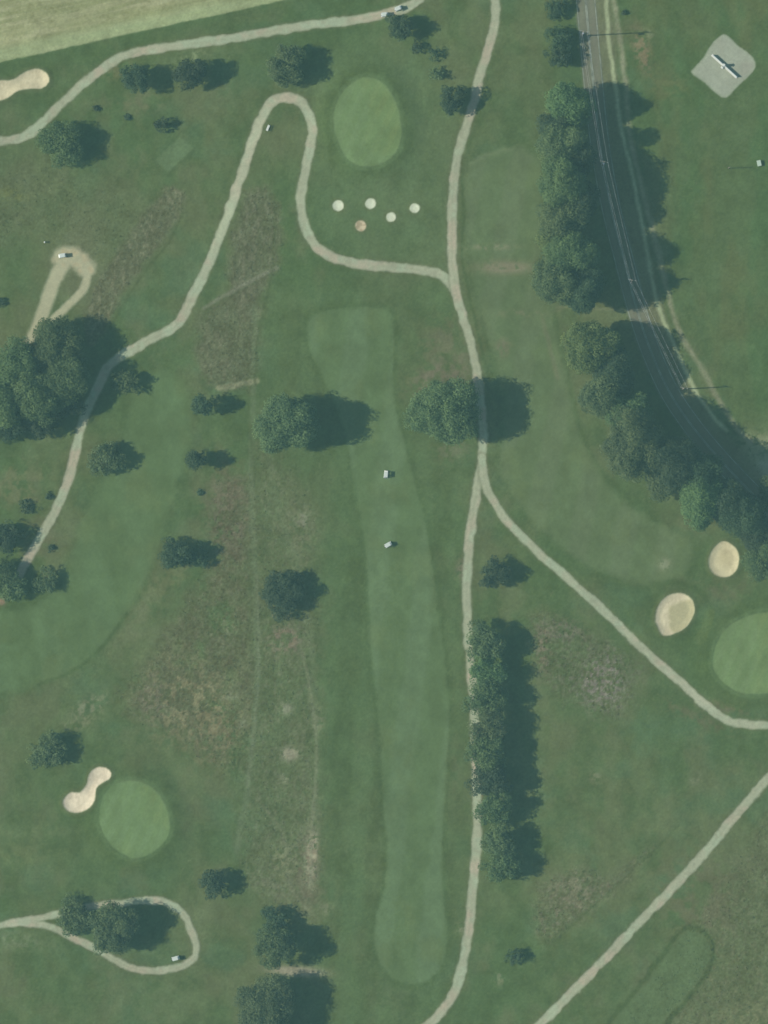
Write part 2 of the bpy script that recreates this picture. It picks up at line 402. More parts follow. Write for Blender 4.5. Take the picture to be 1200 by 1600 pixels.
trace([(865,490),(880,560),(900,650),(925,720),(955,770)], 10, (82,108,77), 0.7)
trace([(848,500),(870,590)], 6, (114,122,96), 0.5)
trace([(985,455),(1000,470)], 18, (130,140,112), 0.6)
trace([(1060,870),(1082,850),(1096,880),(1102,930)], 8, (78,106,75), 0.6)
trace([(1020,912),(1060,912),(1095,925),(1112,955),(1108,985)], 8, (78,106,75), 0.7)
trace([(1105,990),(1095,1040),(1110,1080),(1150,1103),(1215,1100)], 10, (80,108,77), 0.7)
trace([(1095,1000),(1110,960)], 16, (102,124,82), 0.5)
trace([(870,480),(1000,486)], 4, (120,132,102), 0.7)
trace([(800,490),(840,490),(880,484)], 4, (118,130,100), 0.6)
trace([(690,300),(700,370),(712,440)], 3, (82,108,78), 0.4)
# old square tee
lay(poly_mask([(242,252),(280,214),(302,232),(264,270)], 3, 1, False), (98, 126, 94), 0.9)
trace([(264,272),(304,234)], 5, (78,102,76), 0.6)
# fairways
fair_m = []
for i, F in enumerate(FAIR):
    m = poly_mask(F, (4.5, 9, 9)[i], (2.5, 6, 5)[i]); fair_m.append(m)
    D = poly_sd(F, 16, 1.5)
    ring = smooth(-16, -3, D) * (1 - smooth(-3, 2, D))
    lay(ring, (80, 108, 77), (0.55, 0.3, 0.4)[i])
    lay(m, ((95,124,91), (92,122,88), (98,123,92))[i], (0.95, 0.85, 0.8)[i])
stripes(fair_m[0], 7, 76, (98,127,95), (92,121,87), 0.75)
stripes(fair_m[1], -14, 90, (95,125,91), (90,119,85), 0.6)
stripes(fair_m[2], 12, 70, (102,125,95), (96,122,89), 0.6)
trace([(60,1070),(120,1045),(165,1003),(198,960)], 6, (74,102,72), 0.6)
trace([(553,750),(566,830),(572,900),(577,970),(580,1030)], 3, (78,106,76), 0.5)
for m in fair_m:
    lay(m * smooth(0.5, 0.8, n_mid), (101, 125, 88), 0.5)
# worn ground that shows through the mown turf
soil(790, 418, 38, 9, (134, 134, 106), 0.9, 0, 285, 8, 0.2, 0.42)
soil(768, 386, 32, 4, (126, 134, 106), 0.8, 0, 286, 8, 0.3, 0.5)
soil(786, 543, 10, 12, (122, 120, 96), 0.7, 0, 287, 8)
soil(815, 490, 32, 5, (122, 130, 102), 0.7, 0, 288, 8)
soil(1038, 882, 9, 8, (134, 148, 118), 0.9, -40, 293, 5, 0.3, 0.45)
trace([(735,256),(762,242),(802,232)], 5, (110,132,100), 0.7)
trace([(720,250),(724,330),(722,400),(735,470),(752,540),(764,590)], 4, (80,106,76), 0.6)
trace([(848,500),(872,590)], 7, (116,124,98), 0.6)
trace([(468,1000),(486,1090),(494,1180),(488,1290),(484,1380)], 5, (126,136,108), 0.6)
trace([(402,900),(404,1040),(397,1140),(386,1230)], 4, (116,132,106), 0.6)
trace([(410,1260),(440,1300),(452,1380),(478,1420)], 5, (122,132,104), 0.55)
# bottom right tee box with its darker collar
TEE = [(925,1640),(960,1590),(1005,1535),(1045,1482),(1070,1452),(1095,1456),(1112,1480),(1108,1510),(1085,1545),(1045,1590),(1010,1640)]
D = poly_sd(TEE, 14, 3); tee_m = smooth(-3, 3, D)
lay(smooth(-9, -3, D) * (1 - smooth(0, 5, D)) * (0.5 + 0.7 * n_sml), (74, 101, 72), 0.85)
lay(smooth(0, 7, D), (91, 119, 87), 0.8)
# greens with collars
green_m = []; green_sd = []
for i, G in enumerate(GREENS):
    D = poly_sd(G, 45, 0.6); green_sd.append(D)
    lay(smooth(-34, -10, D) * (1 - smooth(-8, 0, D)), (82, 110, 77), 0.65)
    lay(smooth(-9, -5, D) * (1 - smooth(-3, 0, D)), (94, 124, 88), 0.7)
    m = smooth(-1.8, 1.8, D); green_m.append(m)
    lay(m, ((112,142,101), (112,143,102), (112,141,100))[i], 0.98)
    lay(m * smooth(-2, 6, D) * smooth(0.46, 0.62, fbm(U / 60 + i * 3, V / 90, 501 + i, 2)), (116,142,94), 0.6)
    lay(m * smooth(0.5, 0.7, n_mid), (107,138,98), 0.5)
    q = np.sin((U * 0.9 + V * 0.43) / 9.0 * math.pi)
    lay(m * smooth(-0.3, 0.3, q), (107,138,95), 0.55)
# crop field in the north west
FIELD = [(-400,192),(0,97),(200,53),(400,10),(480,-8),(900,-100),(900,-400),(-400,-400)]
D = poly_sd(FIELD, 60, 1.2, False); field_m = smooth(-2, 2, D)
ca, sa = math.cos(math.radians(-12.5)), math.sin(math.radians(-12.5))
FU = U * ca + V * sa; FV = -U * sa + V * ca
lay(field_m, (152, 157, 119), 1.0)
lay(field_m * smooth(0.42, 0.7, fbm(FU / 130, FV / 6, 521, 5, 0.7)), (137, 145, 106), 0.9)
lay(field_m * smooth(0.5, 0.75, fbm(FU / 60, FV / 5, 531, 4, 0.65)), (164, 167, 131), 0.85)
lay(field_m * smooth(0.58, 0.8, fbm(FU / 14, FV / 10, 541, 3)), (130, 136, 100), 0.7)
lay(field_m * (1 - smooth(10, 30, D)) * (0.5 + 0.7 * fbm(FU / 50, FV / 6, 551, 3)), (152, 168, 126), 0.8)
lay(smooth(-45, -2, D) * (1 - field_m), (80, 110, 78), 0.5)
# road, gravel verges
road_m, road_D = line_mask(ROAD, 31, 3.0, 2.6)
t1, _ = line_mask(TRACK1, 6, 2.5, 1.8); t2, _ = line_mask(TRACK2, 8, 4, 2.5)
verge, _ = line_mask([(a + 24, b) for a, b in ROAD], 34, 8, 3)
lay(verge, (116, 123, 97), 0.75)
lay(t2 * (0.55 + 0.6 * n_sml), (146, 150, 121), 0.85)
lay(t1, (156, 171, 134), 0.95)
lay(road_m, (119, 126, 106), 0.92)
lay(road_m * smooth(0.4, 0.7, fbm(U / 6, V / 60, 561, 3)), (113, 119, 103), 0.7)
lay(road_m * (1 - smooth(0, 3.5, np.abs(road_D - 8.5))), (122, 127, 110), 0.5)
# gravel pad
pad_D = poly_sd(PAD, 12, 0.8, False); pad_m = smooth(-2, 2, pad_D)
lay(pad_m, (158, 166, 146), 1.0)
lay(pad_m * smooth(0.45, 0.7, n_mid), (154, 158, 140), 0.8)
lay(pad_m * smooth(0.5, 0.75, fbm(U / 5, V / 5, 571, 3)), (158, 166, 144), 0.5)
lay(pad_m * (1 - smooth(0, 7, pad_D)), (156, 168, 144), 0.5)
# sandy keyhole drive
key_a, _ = line_mask([(50,530),(60,508),(75,465),(90,428),(103,408)], 21, 4, 2)
key_b, _ = line_mask([(96,408),(112,400),(128,408),(136,426),(130,452),(108,476),(84,498)], 13, 3, 2)
key_c, _ = line_mask([(96,402),(118,402),(134,420)], 29, 6, 3)
key_m = np.maximum(np.maximum(key_a, key_b), key_c)
lay(np.maximum(blob(115, 420, 46, 60), 0), (112, 118, 92), 0.5)
lay(key_m, (174, 174, 143), 0.95)
lay(key_c * smooth(0.4, 0.7, n_sml), (176, 166, 132), 0.6)
# cart paths
path_m = []
for k, (nm, P, w) in enumerate(PATHS):
    w -= 0.8; m, D = line_mask(P, w, 2.4, 2.4); path_m.append(m)
    worn = (1 - smooth(w / 2 - 1, w / 2 + 6, D)) * (1 - m)
    lay(worn, (104, 114, 88), 0.6)
    lay(m, (166, 172, 145), 0.96)
    lay(m * smooth(0.45, 0.68, fbm(U / 40, V / 40, 601 + k, 3)), (174, 167, 144), 0.85)
    lay(m * smooth(0.5, 0.7, fbm(U / 30, V / 30, 621 + k, 3)), (160, 176, 147), 0.7)
    lay(m * smooth(0.55, 0.75, fbm(U / 7, V / 7, 641 + k, 3)), (154, 159, 133), 0.6)
    lay(m * (1 - smooth(0, 2.2, D)) * smooth(0.4, 0.6, n_mid), (146, 156, 126), 0.35)
# a pale churned patch on the apron of the eastern path
lay(path_m[3] * blob(1090, 1090, 40, 40), (176, 180, 154), 0.7)
lay(path_m[1] * np.clip(blob(398, 215, 16, 60, 25) + blob(355, 340, 14, 60, 25), 0, 1), (180, 190, 158), 0.6)
# bunkers and sand pots
bunk_m = []; bunk_D = []
SANDC = ((204,196,162), (214,204,176), (202,196,160), (206,198,165))
for i, B in enumerate(BUNKERS):
    D = poly_sd(B, 36, 0.7); m = smooth(-1.6, 1.6, D); bunk_m.append(m); bunk_D.append(D)
    lay(smooth(-30, -8, D) * (1 - m), (81, 110, 78), 0.45)
    lay(smooth(-8, -1, D) * (1 - m), (98, 114, 86), 0.7)
    lay(m, SANDC[i], 1.0)
    lay(m * smooth(0.45, 0.65, fbm(U / 18, V / 18, 661 + i, 3)), tuple(0.93 * np.array(SANDC[i])), 0.8)
    lay(m * smooth(0.5, 0.7, fbm(U / 3, V / 9, 671 + i, 3)), tuple(np.minimum(1.05 * np.array(SANDC[i]), 225)), 0.5)
lay(bunk_m[3] * poly_mask([(1048,950),(1090,935),(1090,975),(1060,992),(1050,985)], 4, 3), (170, 168, 132), 0.85)
lay(bunk_m[2] * blob(1135, 872, 14, 18), (184, 176, 138), 0.6)
pot_m = []
for i, (u, v, r) in enumerate(POTS):
    D = np.hypot(U + 0.8 * WU - u, (V + 0.8 * WV - v)) - r
    m = 1 - smooth(-1.5, 1.2, D); pot_m.append(m)
    lay((1 - smooth(0, 7, D)) * (1 - m), (100, 112, 84), 0.5)
    lay(m, (206, 214, 186) if i < 4 else (194, 182, 152), 1.0)
    lay(m * smooth(0.45, 0.65, fbm(U / 5, V / 5, 691 + i, 2)), (196, 202, 174) if i < 4 else (160, 150, 120), 0.7)
# fine uneven growth on everything that is grass
hard = np.clip(road_m + pad_m + key_m + sum(path_m) + sum(bunk_m) + sum(pot_m), 0, 1)
tall = np.clip(r1 + r2 + r3 + r4 + 0.6 * r5 + r6 + r7 + 0.7 * r8 + 0.4 * r9, 0, 1) * (1 - hard)
mown = np.clip(sum(fair_m) + 1.5 * sum(green_m) + tee_m, 0, 1)
cover += (1 - np.clip(hard + field_m, 0, 1))[..., None] * np.array((3.0, 0.0, -4.0)) * np.clip((cover[..., 1] - cover[..., 0] - 4) / 16, 0, 1)[..., None]
grassy = (1 - np.clip(hard + field_m, 0, 1))[..., None]
cover += grassy * 0.10 * (cover.mean(-1, keepdims=True) - cover)
amp = (0.030 + 0.06 * tall + 0.02 * (1 - mown)) * (1 - hard * 0.5)
cover *= (1 + (fbm(U / 2.6, V / 2.6, 701, 3, 0.7) - 0.5) * 4 * amp)[..., None]
cover *= (1 + (fbm(U / 20, V / 26, 711, 4, 0.65) - 0.5) * 0.17 * (1 - hard * 0.6))[..., None]

# ------------------------------------------------------------------ lie of the land
H = (fbm(GX / 70, GY / 80, 801, 3) - 0.5) * 1.6
H += (fbm(GX / 14, GY / 14, 811, 3) - 0.5) * 0.16 * (1 - hard)
for D in green_sd: H += 0.55 * smooth(-45, 0, D)
for D in bunk_D: H += -0.32 * smooth(-1, 10, D) + 0.14 * smooth(-9, -1, D) * (1 - smooth(-1, 2, D))
for (u, v, r) in POTS:
    D = np.hypot(U - u, V - v) - r
    H += -0.12 * (1 - smooth(-5, 0.5, D))
H += -0.06 * np.clip(line_mask([(865,1475),(900,1440),(950,1395),(1025,1325),(1060,1290)], 8, 5, 1)[0], 0, 1)
micro = (fbm(U / 2.2, V / 2.2, 821, 2, 0.8) - 0.5)
core = (np.abs(GX) < 93.6) & (np.abs(GY) < 123.6)
H += micro * core * (0.05 * (1 - hard) * (1 - mown) + 0.07 * tall)
H = np.where(core, H, H * 1.0)
def ground(x, y):
    i = np.clip(np.searchsorted(XS, x) - 1, 0, NX - 2); j = np.clip(np.searchsorted(YS, y) - 1, 0, NY - 2)
    fx = (x - XS[i]) / (XS[i + 1] - XS[i]); fy = (y - YS[j]) / (YS[j + 1] - YS[j])
    return (H[j, i] * (1 - fx) + H[j, i + 1] * fx) * (1 - fy) + (H[j + 1, i] * (1 - fx) + H[j + 1, i + 1] * fx) * fy

# ------------------------------------------------------------------ cut the one survey grid into its surfaces
region = np.zeros((NY, NX), np.int32)
REG = []                                    # (name, kind, label, category, group, material)
def add_region(mask, *info):
    REG.append(info); region[mask > 0.5] = len(REG)
m_turf = surface_mat('rough_turf', 1.6, 0.10, 0.35)
m_fair = surface_mat('mown_turf', 2.4, 0.05, 0.15)
m_green = surface_mat('close_mown_turf', 3.0, 0.03, 0.08)
m_sand = surface_mat('bunker_sand', 2.0, 0.05, 0.25)
m_gravel = surface_mat('gravel', 3.2, 0.09, 0.3)
m_tar = surface_mat('worn_asphalt', 3.0, 0.06, 0.2, 0.85)
m_crop = surface_mat('cut_crop', 1.5, 0.08, 0.4)
add_region(field_m, 'crop_field', 'structure', None, None, None, m_crop)
for m in fair_m: add_region(m, 'fairway', 'structure', None, None, None, m_fair)
add_region(tee_m, 'tee_box', 'structure', None, None, None, m_fair)
add_region(road_m, 'road', 'structure', None, None, None, m_tar)
add_region(t1, 'gravel_verge', 'structure', None, None, None, m_gravel)
add_region(pad_m, 'gravel_pad', 'structure', None, None, None, m_gravel)
add_region(key_m, 'sandy_drive', 'structure', None, None, None, m_gravel)
for m in path_m: add_region(m, 'cart_path', 'structure', None, None, None, m_gravel)
GL = ['oval putting green above the five small round sand pots', 'round putting green beside the kidney shaped white bunker', 'putting green cut off by the right edge next to two round bunkers']
for m, l in zip(green_m, GL): add_region(m, 'putting_green', 'thing', l, 'putting green', 'putting greens', m_green)
BL = ['long pale sand bunker cut off by the left edge below the crop field', 'bone shaped pale sand bunker touching the round putting green', 'smaller round sand bunker under the roadside trees', 'larger round sand bunker with a two tone floor left of the cut off green']
for m, l in zip(bunk_m, BL): add_region(m, 'sand_bunker', 'thing', l, 'bunker', 'sand bunkers', m_sand)
PL = ['round white sand pot, leftmost of the five below the oval green', 'round white sand pot nearest the bottom of the oval green', 'small white sand pot nearest the winding main path', 'small pale sand pot in the middle between two others', 'brownish broken sand pot, lowest of the five below the oval green']
for m, l in zip(pot_m, PL): add_region(m, 'sand_pot', 'thing', l, 'sand pot', 'five sand pots below the oval green', m_sand)

albedo = alb(np.clip(cover, 0, 255)).astype(np.float32)
idx = np.arange(NY * NX).reshape(NY, NX)
quads = np.stack((idx[:-1, :-1], idx[:-1, 1:], idx[1:, 1:], idx[1:, :-1]), -1).reshape(-1, 4)
qreg = region[:-1, :-1].reshape(-1)
VX = np.stack((GX, GY, H), -1).reshape(-1, 3)
AL = albedo.reshape(-1, 3)
def mesh_from(name, verts, faces, mat, colors=None, smooth_shade=True):
    me = bpy.data.meshes.new(name)
    nf, k = faces.shape
    me.vertices.add(len(verts)); me.vertices.foreach_set('co', np.ascontiguousarray(verts, np.float32).ravel())
    me.loops.add(nf * k); me.loops.foreach_set('vertex_index', np.ascontiguousarray(faces, np.int32).ravel())
    me.polygons.add(nf); me.polygons.foreach_set('loop_start', np.arange(0, nf * k, k, dtype=np.int32))
    me.polygons.foreach_set('use_smooth', np.full(nf, smooth_shade))
    me.update(calc_edges=True)
    if colors is not None:
        a = me.attributes.new('cover', 'FLOAT_COLOR', 'POINT')
        rgba = np.ones((len(verts), 4), np.float32); rgba[:, :3] = colors
        a.data.foreach_set('color', rgba.ravel())
    me.materials.append(mat)
    return me
def tag(o, label=None, cat=None, group=None, kind=None):
    if label: o['label'] = label
    if cat: o['category'] = cat
    if group: o['group'] = group
    if kind: o['kind'] = kind
    return o
def link(name, me, parent=None, loc=None):
    o = bpy.data.objects.new(name, me); C.objects.link(o)
    if parent: o.parent = parent
    if loc is not None: o.location = loc
    return o
for r in range(len(REG) + 1):
    f = quads[qreg == r]
    if len(f) == 0: continue
    used, inv = np.unique(f, return_inverse=True)
    info = REG[r - 1] if r else ('ground', 'structure', None, None, None, m_turf)
    o = link(info[0], mesh_from(info[0], VX[used], inv.reshape(-1, 4), info[5], AL[used]))
    if info[1] == 'structure': tag(o, kind='structure')
    else: tag(o, info[2], info[3], info[4])
    if info[0] == 'road': road_obj = o

# ------------------------------------------------------------------ painted lines of the road
m_paint = plain_mat('worn_white_paint', (0.17, 0.185, 0.145), 0.85, 0.5, 0.6)
def ribbon(pts, width, lift, off=0.0):
    P = spline(pts, False, 8.0); v = []; f = []
    for i, p in enumerate(P):
        d = P[min(i + 1, len(P) - 1)] - P[max(i - 1, 0)]; d = d / np.linalg.norm(d); n = np.array((-d[1], d[0]))
        for s in (-1, 1):
            q = p + n * (off + s * width / 2)
            x, y = MX(q[0]), MY(q[1]); v.append((x, y, ground(x, y) + lift))
        if i: k = 2 * i; f.append((k - 2, k - 1, k + 1, k))
    return np.array(v), np.array(f)
for nm, off, w in (('edge_line', -14.2, 1.2), ('centre_line', -0.8, 1.0), ('centre_line', 1.0, 1.0), ('edge_line', 14.2, 1.0)):
    v, f = ribbon(ROAD, w, 0.035, off)
    link(nm, mesh_from(nm, v, f, m_paint, None), road_obj)

# ------------------------------------------------------------------ small shape helpers
def bm_mesh(name, bm, mat, smooth_shade=False):
    bmesh.ops.recalc_face_normals(bm, faces=bm.faces)
    me = bpy.data.meshes.new(name); bm.to_mesh(me); bm.free()
    if smooth_shade:
        for p in me.polygons: p.use_smooth = True
    me.materials.append(mat)
    return me
def bx(bm, c, s, bevel=0.0, rot=None):
    r = bmesh.ops.create_cube(bm, size=1.0)
    vs = r['verts']
    bmesh.ops.scale(bm, vec=s, verts=vs)
    if bevel:
        es = list({e for v in vs for e in v.link_edges})
        rb = bmesh.ops.bevel(bm, geom=es, offset=bevel, segments=2, affect='EDGES', profile=0.5)
        vs = list({v for f in rb['faces'] for v in f.verts} | {v for v in vs if v.is_valid})
    if rot is not None: bmesh.ops.rotate(bm, cent=(0, 0, 0), matrix=rot, verts=vs)
    bmesh.ops.translate(bm, vec=c, verts=vs)
    return vs
def tube(bm, p, q, r0, r1, n=8):
    p, q = Vector(p), Vector(q); d = (q - p).normalized()
    a = d.orthogonal().normalized(); b = d.cross(a)
    rings = []
    for c, r in ((p, r0), (q, r1)):
        rings.append([bm.verts.new(c + (a * math.cos(2 * math.pi * k / n) + b * math.sin(2 * math.pi * k / n)) * r) for k in range(n)])
    for k in range(n): bm.faces.new((rings[0][k], rings[0][(k + 1) % n], rings[1][(k + 1) % n], rings[1][k]))
    bm.faces.new(rings[0][::-1]); bm.faces.new(rings[1])
def empty(name, loc, rz=0.0):
    o = bpy.data.objects.new(name, None); C.objects.link(o); o.location = loc; o.rotation_euler = (0, 0, rz)
    o.empty_display_size = 0.2
    return o

# ------------------------------------------------------------------ trees
def leaf_mat(name, lo, hi):
    m, t, b = new_mat(name)
    at = t.nodes.new('ShaderNodeAttribute'); at.attribute_name = 'leaf_age'
    oi = t.nodes.new('ShaderNodeObjectInfo')
    c = mixcol(t, 'MIX', at.outputs['Fac'], lo, hi)
    hs = t.nodes.new('ShaderNodeHueSaturation')
    t.links.new(ramp(t, oi.outputs['Random'], 0, 1, 0.472, 0.503), hs.inputs['Hue'])
    t.links.new(ramp(t, oi.outputs['Random'], 0, 1, 0.70, 1.06), hs.inputs['Value'])
    t.links.new(c, hs.inputs['Color'])
    t.links.new(hs.outputs[0], b.inputs['Base Color'])
    b.inputs['Roughness'].default_value = 0.65
    b.inputs['Specular IOR Level'].default_value = 0.25
    tr = t.nodes.new('ShaderNodeBsdfTranslucent'); t.links.new(hs.outputs[0], tr.inputs[0])
    mx = t.nodes.new('ShaderNodeMixShader'); mx.inputs[0].default_value = 0.40
    t.links.new(b.outputs[0], mx.inputs[1]); t.links.new(tr.outputs[0], mx.inputs[2])
    t.links.new(mx.outputs[0], t.nodes['Material Output'].inputs['Surface'])
    return m
LEAF = {
 'grey': leaf_mat('grey_green_leaves', (0.044, 0.084, 0.030), (0.134, 0.198, 0.063)),
 'mid': leaf_mat('mid_green_leaves', (0.042, 0.088, 0.028), (0.122, 0.194, 0.056)),
 'dark': leaf_mat('dark_green_and_shade_leaves', (0.022, 0.048, 0.021), (0.061, 0.102, 0.036)),  # dark foliage; also shade painted into the road-side crowns of the row
 'yellow': leaf_mat('yellow_green_leaves', (0.060, 0.108, 0.026), (0.165, 0.235, 0.060)),
}
m_bark = plain_mat('bark', (0.13, 0.10, 0.075), 0.9, 0.35, 3.0)
def crown_mesh(r, h, shape, seed, mat, leaf=0.42, density=1.0):
    g = np.random.default_rng(seed)
    base = {'broad': 0.12, 'slim': 0.02, 'shrub': 0.03, 'hedge': 0.03}[shape] * h
    a = (h - base) / 2; cz = base + a
    nl = min(int(24 + 4.2 * r * max(a, 0.6 * r)), 230)
    # limbs' ends carry clumps of leaves: a few inside, most near the rim of an uneven crown
    d = g.normal(size=(nl, 3)); d /= np.linalg.norm(d, axis=1)[:, None]
    d[:, 2] = np.where(d[:, 2] < -0.5, -d[:, 2], d[:, 2])
    ph = g.random(6) * 6.28
    az = np.arctan2(d[:, 1], d[:, 0])
    lob = 1 + 0.12 * np.sin(2 * az + ph[0]) + 0.13 * np.sin(3 * az + ph[1]) + 0.09 * np.sin(5 * az + ph[2] + 2 * d[:, 2])
    rad = (0.60 + 0.30 * g.random(nl)) * lob
    inner = g.random(nl) < 0.22
    rad = np.where(inner, rad * 0.5, rad)
    cen = np.stack((d[:, 0] * r * rad, d[:, 1] * r * rad, cz + d[:, 2] * a * rad), 1)
    cr = np.clip(math.sqrt(r * max(a, .7 * r)) * (0.19 + 0.16 * g.random(nl)), min(0.35, r * .6), 1.9)
    cr = np.minimum(cr, 0.5 * r)
    # leaf sprays over each clump
    per = np.maximum(5, (density * 4 * math.pi * cr ** 2 / (leaf * leaf) * 0.62)).astype(int)
    k = np.repeat(np.arange(nl), per); n = len(k)
    e = g.normal(size=(n, 3)); e /= np.linalg.norm(e, axis=1)[:, None]
    q = (0.62 + 0.42 * g.random(n))
    pos = cen[k] + e * (cr[k] * q)[:, None] * np.array((1, 1, 0.85))
    pos[:, 2] = np.maximum(pos[:, 2], base * 0.6 + 0.1)
    nrm = e + g.normal(size=(n, 3)) * 0.55 + np.array((0, 0, 0.8)); nrm /= np.linalg.norm(nrm, axis=1)[:, None]
    t = np.cross(nrm, g.normal(size=(n, 3))); t /= np.linalg.norm(t, axis=1)[:, None] + 1e-9
    b = np.cross(nrm, t)
    sz = leaf * (0.6 + 0.8 * g.random(n))
    L = sz[:, None]; Wd = (sz * (0.55 + 0.3 * g.random(n)))[:, None]
    v = np.stack((pos - t * L * 0.55, pos + b * Wd * 0.5 - nrm * L * 0.08, pos + t * L * 0.55, pos - b * Wd * 0.5 - nrm * L * 0.08), 1).reshape(-1, 3)
    f = np.arange(4 * n).reshape(-1, 4)
    me = mesh_from('crown', v, f, mat, None, False)
    clump = g.random(nl)
    age = np.clip(0.05 + 0.6 * clump[k] + 0.35 * g.random(n), 0, 1)
    at = me.attributes.new('leaf_age', 'FLOAT', 'POINT')
    at.data.foreach_set('value', np.repeat(age, 4).astype(np.float32))
    return me, cen, base, cz
def make_tree(name, u, v, r_px, h, shape, tone, label, cat, group=None, density=0.95, leaf=0.36):
    x, y = MX(u), MY(v); z = float(ground(x, y)) - 0.05
    seed = int(u * 31 + v * 17) & 0xffff
    root = empty(name, (x, y, z), 0)
    tag(root, label, cat, group)
    r = r_px * S
    me, cen, base, cz = crown_mesh(r, h, shape, seed, LEAF[tone], leaf, density)
    link('crown', me, root)
    bm = bmesh.new(); g = random.Random(seed)
    tr = max(0.04, 0.022 * h + 0.012 * r)
    lx, ly = g.uniform(-.15, .15), g.uniform(-.15, .15)
    mid = (lx, ly, cz * 0.62); top = (lx * 2, ly * 2, cz + 0.45 * (h - cz))
    tube(bm, (0, 0, -0.15), (lx * .2, ly * .2, 0.25), tr * 1.6, tr * 1.1)
    tube(bm, (lx * .2, ly * .2, 0.23), mid, tr * 1.1, tr * 0.8)
    tube(bm, mid, top, tr * 0.8, tr * 0.25)
    order = sorted(range(len(cen)), key=lambda i: g.random())[:7 if r > 2.5 else 4]
    for i in order:
        p0 = Vector((0, 0, 0)).lerp(Vector(mid), g.uniform(.7, 1.0)) if g.random() < .5 else Vector(mid).lerp(Vector(top), g.uniform(0, .5))
        e = Vector(cen[i]); m = p0.lerp(e, .5) + Vector((0, 0, .08 * r))
        tube(bm, p0, m, tr * .5, tr * .33, 6); tube(bm, m, e, tr * .33, tr * .12, 6)
    link('trunk', bm_mesh('trunk', bm, m_bark, True), root)
    return root

